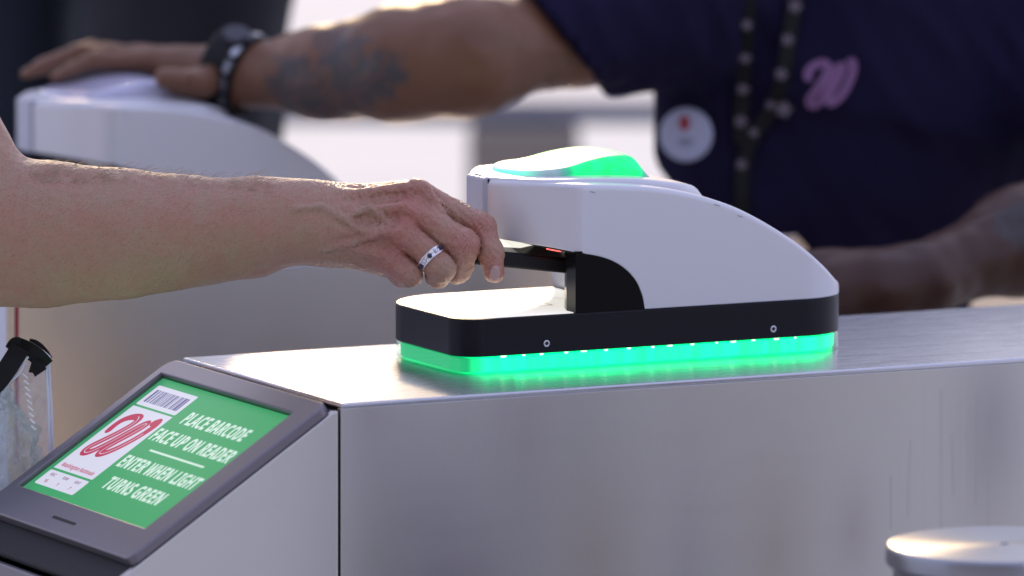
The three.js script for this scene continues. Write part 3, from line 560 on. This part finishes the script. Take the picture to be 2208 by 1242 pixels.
// ------------------------------------------------------------------ clear bag with a black strap at the left edge
{
  const zb = 6.31, root = thing('clear_bag', 'clear plastic bag with a black zip top and strap, left of the sloped screen', 'bag', at(-40, 1120, zb));
  const L = (p) => p.sub(root.position);
  const film = std({ color: lin(0.93, 0.94, 1.0), roughness: 0.08, transmission: 0.9, thickness: 0 });
  // pillow of film, wrinkled
  const pane = (bulge, sgn) => {
    const nx = 60, ny = 80, pos = [], idx = [];
    for (let j = 0; j <= ny; j++) for (let i = 0; i <= nx; i++) {
      const s = i / nx, t = j / ny, x = lerp(-190, lerp(106, 116, t), s), y = lerp(lerp(792, 778, s), 1120, t), e = Math.pow(Math.max(0, Math.sin(Math.PI * s) * Math.sin(Math.PI * clamp(t, 0, 1))), 0.55);
      const w = noise(s * 6, t * 5, sgn * 3) * 0.006 + noise(s * 16 + t * 6, t * 8, sgn) * 0.005 + Math.abs(noise(s * 9 - t * 4, t * 3, 7)) * 0.012;
      pos.push(...L(at(x, y, zb - sgn * (bulge * e + w * e))).toArray());
    }
    for (let j = 0; j < ny; j++) for (let i = 0; i < nx; i++) { const a = j * (nx + 1) + i; idx.push(a, a + 1, a + nx + 1, a + 1, a + nx + 2, a + nx + 1); }
    const g = new THREE.BufferGeometry(); g.setAttribute('position', new THREE.Float32BufferAttribute(pos, 3)); g.setIndex(idx); g.computeVertexNormals(); return g;
  };
  mesh('film', pane(0.022, 1), film, root); mesh('film', pane(0.02, -1), film, root);
  const tube = (pts, r, mat, name) => mesh(name, new THREE.TubeGeometry(new THREE.CatmullRomCurve3(pts.map(([x, y, z = 0]) => L(at(x, y, zb + z)))), 40, r, 8), mat, root);
  const edge = std({ color: lin(0.85, 0.86, 0.95), roughness: 0.2, transmission: 0.35, thickness: 0 });
  tube([[104, 766, 0], [109, 850, 0.004], [113, 950, 0], [118, 1080, 0]], 0.0013, edge, 'welded_edge');
  tube([[98, 772, -0.006], [103, 850, -0.01], [106, 950, -0.008], [112, 1040, -0.006]], 0.0009, edge, 'welded_edge');
  tube([[60, 742, -0.004], [88, 756, -0.006], [107, 772, -0.003]], 0.0016, edge, 'welded_edge');
  tube([[-10, 836, -0.026], [22, 822, -0.03], [44, 800, -0.03], [54, 776, -0.026], [60, 770, -0.024]], 0.0012, edge, 'welded_edge');
  // zig-zag stitching
  const st = []; for (let i = 0; i < 9; i++) { const y = 806 + i * 14, x = 54 + i * 2.2; const a = L(at(x - 5, y, zb - 0.028)), b = L(at(x + 6, y + 9, zb - 0.028)); st.push(new THREE.TubeGeometry(new THREE.LineCurve3(a, b), 1, 0.0007, 6)); }
  mesh('stitching', mergeGeometries(st), std({ color: lin(0.8, 0.8, 0.86), roughness: 0.5 }), root).userData.kind = 'stuff';
  // crumpled bag inside
  const g = new THREE.IcosahedronGeometry(0.05, 28), p = g.attributes.position;
  for (let i = 0; i < p.count; i++) { const x = p.getX(i), y = p.getY(i), z = p.getZ(i), k = 1 + 0.22 * Math.abs(noise(x * 40, y * 40, z * 40)) + 0.12 * Math.abs(noise(x * 90, y * 90, z * 90)) - 0.1; p.setXYZ(i, x * k * 0.9, y * k * 1.25, z * k * 0.4); }
  const gi = mergeVertices(g.deleteAttribute('normal').deleteAttribute('uv')); gi.computeVertexNormals();
  const inner = mesh('crumpled_wrapper', gi, std({ color: lin(0.82, 0.86, 0.82), roughness: 0.22, transmission: 0.9, thickness: 0 }), root); inner.position.copy(L(at(-36, 1010, zb)));
  // black zip band and strap
  const rib = (pts, w, t, name) => { const q = ribbon(pts.map(([x, y, z = 0]) => at(x, y, zb + z)), w, t); q.translate(-root.position.x, -root.position.y, -root.position.z); return mesh(name, q, M.rubber, root); };
  rib([[28, 742, -0.012], [55, 752, -0.014], [80, 768, -0.014], [100, 790, -0.008]], 0.0135, 0.004, 'zip_band');
  rib([[-30, 845, -0.03], [-4, 822, -0.032], [24, 782, -0.032], [44, 750, -0.026]], 0.0155, 0.003, 'strap');
  rib([[62, 740, 0.004], [76, 744, 0.004], [92, 758, 0.004], [104, 776, 0.004]], 0.008, 0.003, 'zip_band');
  rib([[66, 788, -0.016], [80, 792, -0.016], [88, 804, -0.016]], 0.011, 0.003, 'zip_pull');
  rib([[18, 752, -0.02], [30, 736, -0.02], [44, 735, -0.02]], 0.006, 0.003, 'strap');
}

// ------------------------------------------------------------------ steel post in front
{
  const c = at(2165, 1172, 5.80), R = 0.0872, root = thing('steel_post', 'round brushed steel post with a flat lipped cap, lower right corner', 'post', V(c.x, 0, c.z));
  const lath = (pts) => new THREE.LatheGeometry(pts.map(([x, y]) => new THREE.Vector2(x, y)), 96);
  const turned = std({ color: lin(0.30, 0.31, 0.35), metalness: 1, roughness: 0.36, anisotropy: 0.6, anisotropyRotation: Math.PI / 2 });
  const h = c.y;
  const cap = mesh('cap', lath([[0.0034, h], [R - 0.004, h], [R - 0.001, h - 0.001], [R, h - 0.004], [R, h - 0.0135], [R - 0.0012, h - 0.0152], [R - 0.0052, h - 0.0175], [R - 0.0056, h - 0.02]]), turned, root);
  mesh('cap_hole', lath([[0.0001, h - 0.004], [0.0034, h - 0.004], [0.0034, h]]), M.gap, cap);
  mesh('shaft', lath([[R - 0.0058, h - 0.0185], [R - 0.0058, 0]]), turned, root);
}

// ------------------------------------------------------------------ gate attendant behind the counter
{
  const zt = 7.42, sc = zt / F, T = (px, py, z = zt) => at(px, py, z);
  const q = (a, b, ra, rb, k, z = zt) => ({ a, b, ra: ra * z / F, rb: rb * z / F, k });
  const torso = [q(T(1835, -560), T(1850, -60), 300, 400, 0.02), q(T(1850, -60), T(1850, 250), 400, 425, 0.08), q(T(1850, 250), T(1830, 330), 425, 245, 0.06),
    q(T(1850, 760, 7.5), T(1850, 1500, 7.5), 330, 300, 0.05), q(T(1560, 150, 7.33), T(1560, 430, 7.33), 125, 142, 0.06),
    q(T(1540, -260, 7.42), T(1440, -20, 7.26), 190, 150, 0.05), q(T(1440, -20, 7.26), T(1090, 102, 7.145), 150, 139, 0.05), q(T(2240, -200, 7.4), T(2380, 330, 7.2), 170, 130, 0.05)];
  const hemA = T(1130, -20, 7.19), hemB = T(1292, 185, 7.19), hn = hemB.clone().sub(hemA).cross(FW).normalize(); // plane of the sleeve hem
  if (hn.x > 0) hn.negate();
  const sleeve = torso.splice(5, 2), tf0 = body(torso), slF = body(sleeve), zs = 0.72; torso.push(...sleeve);
  const tf = (p) => {
    const d = p.clone().sub(EYE).dot(FW) - zt, c = p.clone().addScaledVector(FW, d * (1 / zs - 1) * (d > 0 ? 1 : 0.6));
    let e = smin(tf0(c), slF(p), 0.05) + 0.005 * noise(p.x * 9, p.y * 4, p.z * 9) + 0.0025 * noise(p.x * 24 + p.y * 12, p.y * 9, p.z * 20) + 0.006 * Math.abs(noise(p.x * 14 + p.y * 9, p.y * 3 - p.x * 4, p.z * 6 + 3));
    const s = p.clone().sub(hemA).dot(hn); return Math.max(e, s);
  };
  const root = thing('attendant', 'gate attendant in a dark navy shirt, tattooed arm stretched to the back reader', 'person', V(T(1850, 500).x, 0, T(1850, 500).z));
  const tb = boundsOf(torso, 0.03); tb.min.y = 0.3;
  const hand = [
    // upper arm and forearm
    q(T(1520, -60, 7.3), T(1260, 66, 7.2), 80, 98, 0.04, 7.2), q(T(1260, 66, 7.2), T(1010, 122, 7.12), 100, 116, 0.04, 7.15), q(T(1010, 122, 7.12), T(860, 138, 7.13), 116, 112, 0.03, 7.15), q(T(860, 138, 7.13), T(700, 158, 7.16), 110, 88, 0.03, 7.15), q(T(700, 158, 7.16), T(520, 160, 7.2), 88, 66, 0.03, 7.15),
    // hand
    q(T(520, 158, 7.2), T(440, 152, 7.21), 58, 46, 0.02, 7.2), q(T(450, 150, 7.2), T(310, 128, 7.22), 46, 28, 0.014, 7.2), q(T(450, 140, 7.23), T(290, 120, 7.26), 40, 26, 0.014, 7.2), q(T(440, 175, 7.17), T(380, 178, 7.15), 34, 26, 0.012, 7.2),
    q(T(300, 124, 7.25), T(170, 112, 7.25), 22, 19, 0.008, 7.2), q(T(170, 112, 7.25), T(100, 140, 7.24), 19, 17, 0.005, 7.2), q(T(100, 140, 7.24), T(52, 162, 7.23), 17, 15, 0.005, 7.2),
    q(T(310, 128, 7.21), T(205, 130, 7.2), 22, 19, 0.008, 7.2), q(T(205, 130, 7.2), T(150, 152, 7.19), 19, 16, 0.005, 7.2), q(T(150, 152, 7.19), T(116, 168, 7.185), 16, 14, 0.005, 7.2),
    q(T(300, 118, 7.28), T(190, 104, 7.29), 22, 18, 0.008, 7.2), q(T(190, 104, 7.29), T(110, 130, 7.29), 18, 15, 0.005, 7.2), q(T(300, 116, 7.3), T(200, 110, 7.32), 20, 15, 0.008, 7.2), q(T(200, 110, 7.32), T(140, 130, 7.32), 15, 13, 0.005, 7.2),
    q(T(430, 182, 7.16), T(385, 172, 7.14), 28, 24, 0.008, 7.2), q(T(385, 172, 7.14), T(352, 168, 7.13), 24, 21, 0.005, 7.2),
    // other arm lying behind the counter
    q(T(2400, 420, 7.1), T(2200, 520, 6.98), 120, 104, 0.03, 7), q(T(2200, 520, 6.98), T(1985, 602, 6.9), 104, 70, 0.03, 7), q(T(1985, 612, 6.9), T(1880, 625, 6.88), 66, 70, 0.03, 7), q(T(1880, 625, 6.88), T(1770, 610, 6.9), 72, 62, 0.03, 7), q(T(1780, 590, 6.9), T(1690, 590, 6.92), 46, 40, 0.02, 7),
    // neck and head, above the frame
    q(T(1800, -760, 7.5), T(1790, -900, 7.46), 150, 140, 0.03), q(T(1780, -1060, 7.42), T(1785, -1160, 7.46), 205, 215, 0.05), q(T(1740, -1000, 7.33), T(1740, -1040, 7.33), 60, 60, 0.06),
  ];
  const hf0 = body(hand), hf = (p) => hf0(p) + 0.0012 * noise(p.x * 30, p.y * 30, p.z * 30);
  const tattoo = [[745, 130, 50, 1], [825, 155, 42, 1.1], [720, 85, 40, 0.6], [790, 185, 40, 0.8], [640, 195, 66, 0.9], [745, 220, 50, 0.7], [690, 170, 40, 0.5], [2190, 480, 40, 0.7]];
  const tattooOn = tattoo.map(([x, y, rad, s]) => [onBody(hf, x, y, 6.8), rad, s]);
  const col = (p, n) => {
    let r = 0.18, g = 0.084, b = 0.048; const t = noise(p.x * 12, p.y * 12, p.z * 12) * 0.12; r *= 1 + t; g *= 1 + t * 0.6; b *= 1 + t * 0.3;
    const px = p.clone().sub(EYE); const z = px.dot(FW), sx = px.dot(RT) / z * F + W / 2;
    if (sx > 1650) { r *= 0.28; g *= 0.22; b *= 0.26; }  // shade on the other arm, painted into its skin colour
    let k = 0; for (const [c, rad, s] of tattooOn) { const e = p.distanceTo(c) / (rad * sc * 1.25); k = Math.max(k, s * (1 - sstep(e + 0.5 * noise(p.x * 55, p.y * 55, p.z * 55) * 0.6, 0.75, 1.15)) ); }
    k = clamp(k, 0, 0.9) * (0.45 + 0.55 * sstep(Math.abs(noise(p.x * 70, p.y * 70, p.z * 70)), 0.08, 0.25)); r = lerp(r, 0.055, k); g = lerp(g, 0.055, k); b = lerp(b, 0.06, k); return [r, g, b];
  };
  const hb = boundsOf(hand, 0.02);
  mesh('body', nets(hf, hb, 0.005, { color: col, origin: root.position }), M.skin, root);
  const shirt = mesh('shirt', nets(tf, tb, 0.009, { origin: root.position }), M.navy, root);
  // pink emblem sewn on the shirt
  const pink = std({ color: lin(0.24, 0.12, 0.26), roughness: 0.8 });
  const wp = WSTROKE.map(([a, b]) => { const x = 1738 + a * 104 , y = 128 + b * 96; return onBody(tf, x + (b - 0.5) * -4, y + 4, 6.9, 0.003); });
  const eg = ribbon(wp, 0.0072, 0.002); eg.translate(-root.position.x, 0, -root.position.z); mesh('emblem', eg, pink, shirt);

  // round white badge
  const bc = onBody(tf, 1480, 290, 6.9, 0.005), badge = thing('pin_badge', 'round white pin badge with a small red mark on the navy shirt', 'badge', bc);
  badge.quaternion.copy(camera.quaternion); badge.rotateY(-0.25);
  const disc = new THREE.LatheGeometry([[0.0001, 0.004], [0.020, 0.0034], [0.0245, 0.0018], [0.0252, 0], [0.0245, -0.002], [0.0001, -0.002]].map(([x, y]) => new THREE.Vector2(x, y)), 48); disc.rotateX(Math.PI / 2);
  mesh('disc', disc, std({ color: lin(0.5, 0.53, 0.72), roughness: 0.4, clearcoat: 0.4 }), badge);
  mesh('red_mark', new THREE.SphereGeometry(1, 16, 10).scale(0.0055, 0.0075, 0.0008), std({ color: lin(0.4, 0.04, 0.06), roughness: 0.6 }), badge).position.set(-0.001, 0.0105, 0.0038);
  mesh('grey_mark', new THREE.SphereGeometry(1, 16, 10).scale(0.008, 0.004, 0.0006), std({ color: lin(0.3, 0.32, 0.45), roughness: 0.6 }), badge).position.set(0, -0.007, 0.0038);

  // lanyard: black strap with pale blossoms
  const lany = thing('lanyard', 'black lanyard dotted with pale blossoms hanging down the navy shirt', 'lanyard', bc.clone().add(V(0.05, 0, 0)));
  const strap = (pts) => { const g = ribbon(pts.map(([x, y]) => onBody(tf, x, y, 6.9, 0.006)), 0.0135, 0.002); g.translate(-lany.position.x, -lany.position.y, -lany.position.z); mesh('strap', g, M.rubber, lany); };
  strap([[1618, -60], [1611, 55], [1606, 125], [1602, 195], [1598, 262], [1600, 310]]); strap([[1735, -60], [1712, 15], [1702, 85], [1690, 160], [1668, 230], [1628, 288], [1604, 350], [1600, 430], [1602, 470]]);
  const petal = new THREE.SphereGeometry(1, 8, 6); petal.scale(0.0030, 0.0022, 0.0008); const parts = [];
  for (let i = 0; i < 5; i++) { const g = petal.clone(); g.translate(0.0032, 0, 0); g.rotateZ(i / 5 * Math.PI * 2); parts.push(g); } const blossom = mergeGeometries(parts);
  const bm = std({ color: lin(0.15, 0.12, 0.15), roughness: 0.7 });
  for (const [x, y, s] of [[1610, 54, 0.9], [1606, 124, 1], [1602, 192, 1], [1597, 262, 1], [1625, 286, 0.8], [1599, 355, 0.9], [1714, 14, 1.1], [1698, 86, 1], [1684, 160, 1], [1662, 226, 0.8], [1690, 236, 1.3]]) {
    const b = mesh('blossom', blossom, bm, lany); b.position.copy(onBody(tf, x, y, 6.9, 0.0085).sub(lany.position)); b.quaternion.copy(camera.quaternion); b.scale.setScalar(s * 1.0);
  }
  // wrist watch
  const wc = T(512, 156, 7.2), watch = thing('wrist_watch', 'black wrist watch with grey links on the outstretched wrist', 'watch', wc);
  const ax = T(700, 158, 7.16).sub(T(520, 160, 7.2)).normalize(); ax.applyAxisAngle(FW, 0.42);
  watch.quaternion.setFromUnitVectors(V(0, 0, 1), ax);
  const wr = 80 * 7.2 / F, bandG = new THREE.LatheGeometry([[wr - 0.003, -0.021], [wr, -0.021], [wr + 0.002, -0.018], [wr + 0.002, 0.013], [wr, 0.015], [wr - 0.003, 0.015]].map(([x, y]) => new THREE.Vector2(x, y)), 48); bandG.rotateX(Math.PI / 2); bandG.scale(1, 1.12, 1);
  mesh('band', bandG, M.rubber, watch);
  const wm = std({ color: lin(0.22, 0.23, 0.27), metalness: 0.7, roughness: 0.35 });
  for (let i = 0; i < 14; i++) { const t = i / 14 * Math.PI * 2, l = mesh('link', new RoundedBoxGeometry(0.004, 0.0125, 0.007, 2, 0.001), i % 4 === 1 ? std({ color: lin(0.5, 0.51, 0.55), metalness: 0.7, roughness: 0.3 }) : wm, watch); l.position.set(Math.cos(t) * (wr + 0.001), Math.sin(t) * (wr + 0.001) * 1.12, 0.009); l.rotation.z = t; }
  const face = new THREE.CylinderGeometry(0.012, 0.013, 0.008, 32); face.rotateX(Math.PI / 2); const fm = mesh('watch_case', face, std({ color: lin(0.05, 0.05, 0.06), metalness: 0.6, roughness: 0.3 }), watch);
  const wdir = V(-0.35, 0.9, 0.25).projectOnPlane(ax).normalize(); fm.quaternion.setFromUnitVectors(V(0, 0, 1), wdir.clone().applyQuaternion(watch.quaternion.clone().invert())); fm.position.copy(wdir.clone().multiplyScalar(wr * 1.1 + 0.004).applyQuaternion(watch.quaternion.clone().invert()));
}

// ------------------------------------------------------------------ people waiting far behind, and the barrier
function stander(name, label, px, z, half, col1, col2, waist) {
  const s = z / F, c = at(px, 300, z), root = thing(name, label, 'person', V(c.x, 0, c.z)), r = half * s;
  const legs = [{ a: V(c.x - r * 0.35, 0.06, c.z), b: V(c.x - r * 0.25, 0.95, c.z), ra: r * 0.5, rb: r * 0.75, k: 0 }, { a: V(c.x + r * 0.38, 0.06, c.z - 0.12), b: V(c.x + r * 0.25, 0.95, c.z), ra: r * 0.5, rb: r * 0.75, k: 0.03 }];
  const tor = [{ a: V(c.x, waist, c.z), b: V(c.x + 0.01, 1.2, c.z), ra: r * 0.97, rb: r * 1.02, k: 0 }, { a: V(c.x + 0.01, 1.2, c.z), b: V(c.x, 1.52, c.z), ra: r, rb: r * 0.9, k: 0.05 }, { a: V(c.x + r * 0.3, 1.4, c.z + r * 0.6), b: V(c.x + r * 0.35, 0.98, c.z + r * 0.75), ra: r * 0.42, rb: r * 0.34, k: 0.04 }];
  const head = [{ a: V(c.x, 1.55, c.z), b: V(c.x, 1.7, c.z), ra: 0.06, rb: 0.06, k: 0 }, { a: V(c.x, 1.76, c.z + 0.01), b: V(c.x, 1.83, c.z), ra: 0.085, rb: 0.095, k: 0.03 }, { a: V(c.x, 1.74, c.z + 0.09), b: V(c.x, 1.76, c.z + 0.1), ra: 0.02, rb: 0.015, k: 0.03 }];
  const mk = (n, prims, mat) => { const f = body(prims), g = (p) => f(p) + 0.006 * noise(p.x * 7, p.y * 3.5, p.z * 7); mesh(n, nets(g, boundsOf(prims, 0.03), 0.014, { origin: root.position }), mat, root); };
  mk('body', head, std({ color: lin(0.3, 0.18, 0.13), roughness: 0.6 })); mk('trousers', legs, std({ color: col1, roughness: 0.9 })); mk('jacket', tor, std({ color: col2, roughness: 0.9 })); return root;
}
stander('bystander', 'blurred person in a near-black jacket standing behind the back reader', 396, 8.1, 214, lin(0.010, 0.010, 0.02), lin(0.006, 0.006, 0.014), 1.0);
stander('bystander_001', 'blurred person in dark blue clothes at the upper left edge', -15, 8.3, 222, lin(0.004, 0.006, 0.014), lin(0.003, 0.008, 0.02), 0.98);
{ // added figure outside the frame, to mirror a soft dark shape in the front sheet
  const o = stander('added_visitor', 'added person out of view, in a grey top and dark trousers, mirrored softly in the front steel', 1104, 5, 640, lin(0.02, 0.02, 0.025), lin(0.2, 0.19, 0.19), 0.74);
  o.position.x += 2.1; o.position.z += 0.2;
}
{
  const z = 10.4, a = at(560, 238, z), b = at(1700, 238, z), root = thing('barrier_rail', 'blurred grey barrier rail on a tan post beyond the attendant', 'barrier', V(at(1130, 300, z).x, 0, a.z));
  const y = a.y, hgt = 52 * z / F / 2, x0 = a.x - 0.2 - root.position.x, x1 = b.x - root.position.x;
  mesh('rail', rbox(x0, x1, y - hgt, y + hgt, -0.03, 0.03, 0.01), std({ color: lin(0.22, 0.23, 0.27), roughness: 0.7 }), root);
  const w = 120 * z / F; mesh('post', rbox(-w, w, 0, y - hgt - 0.001, -0.07, 0.07, 0.012), std({ color: lin(0.24, 0.2, 0.17), roughness: 0.8 }), root);
  mesh('post', rbox(x0 + 0.05, x0 + 0.05 + 2 * w, 0, y - hgt - 0.001, -0.07, 0.07, 0.012), std({ color: lin(0.24, 0.2, 0.17), roughness: 0.8 }), root);
}
renderer.render(scene, camera);
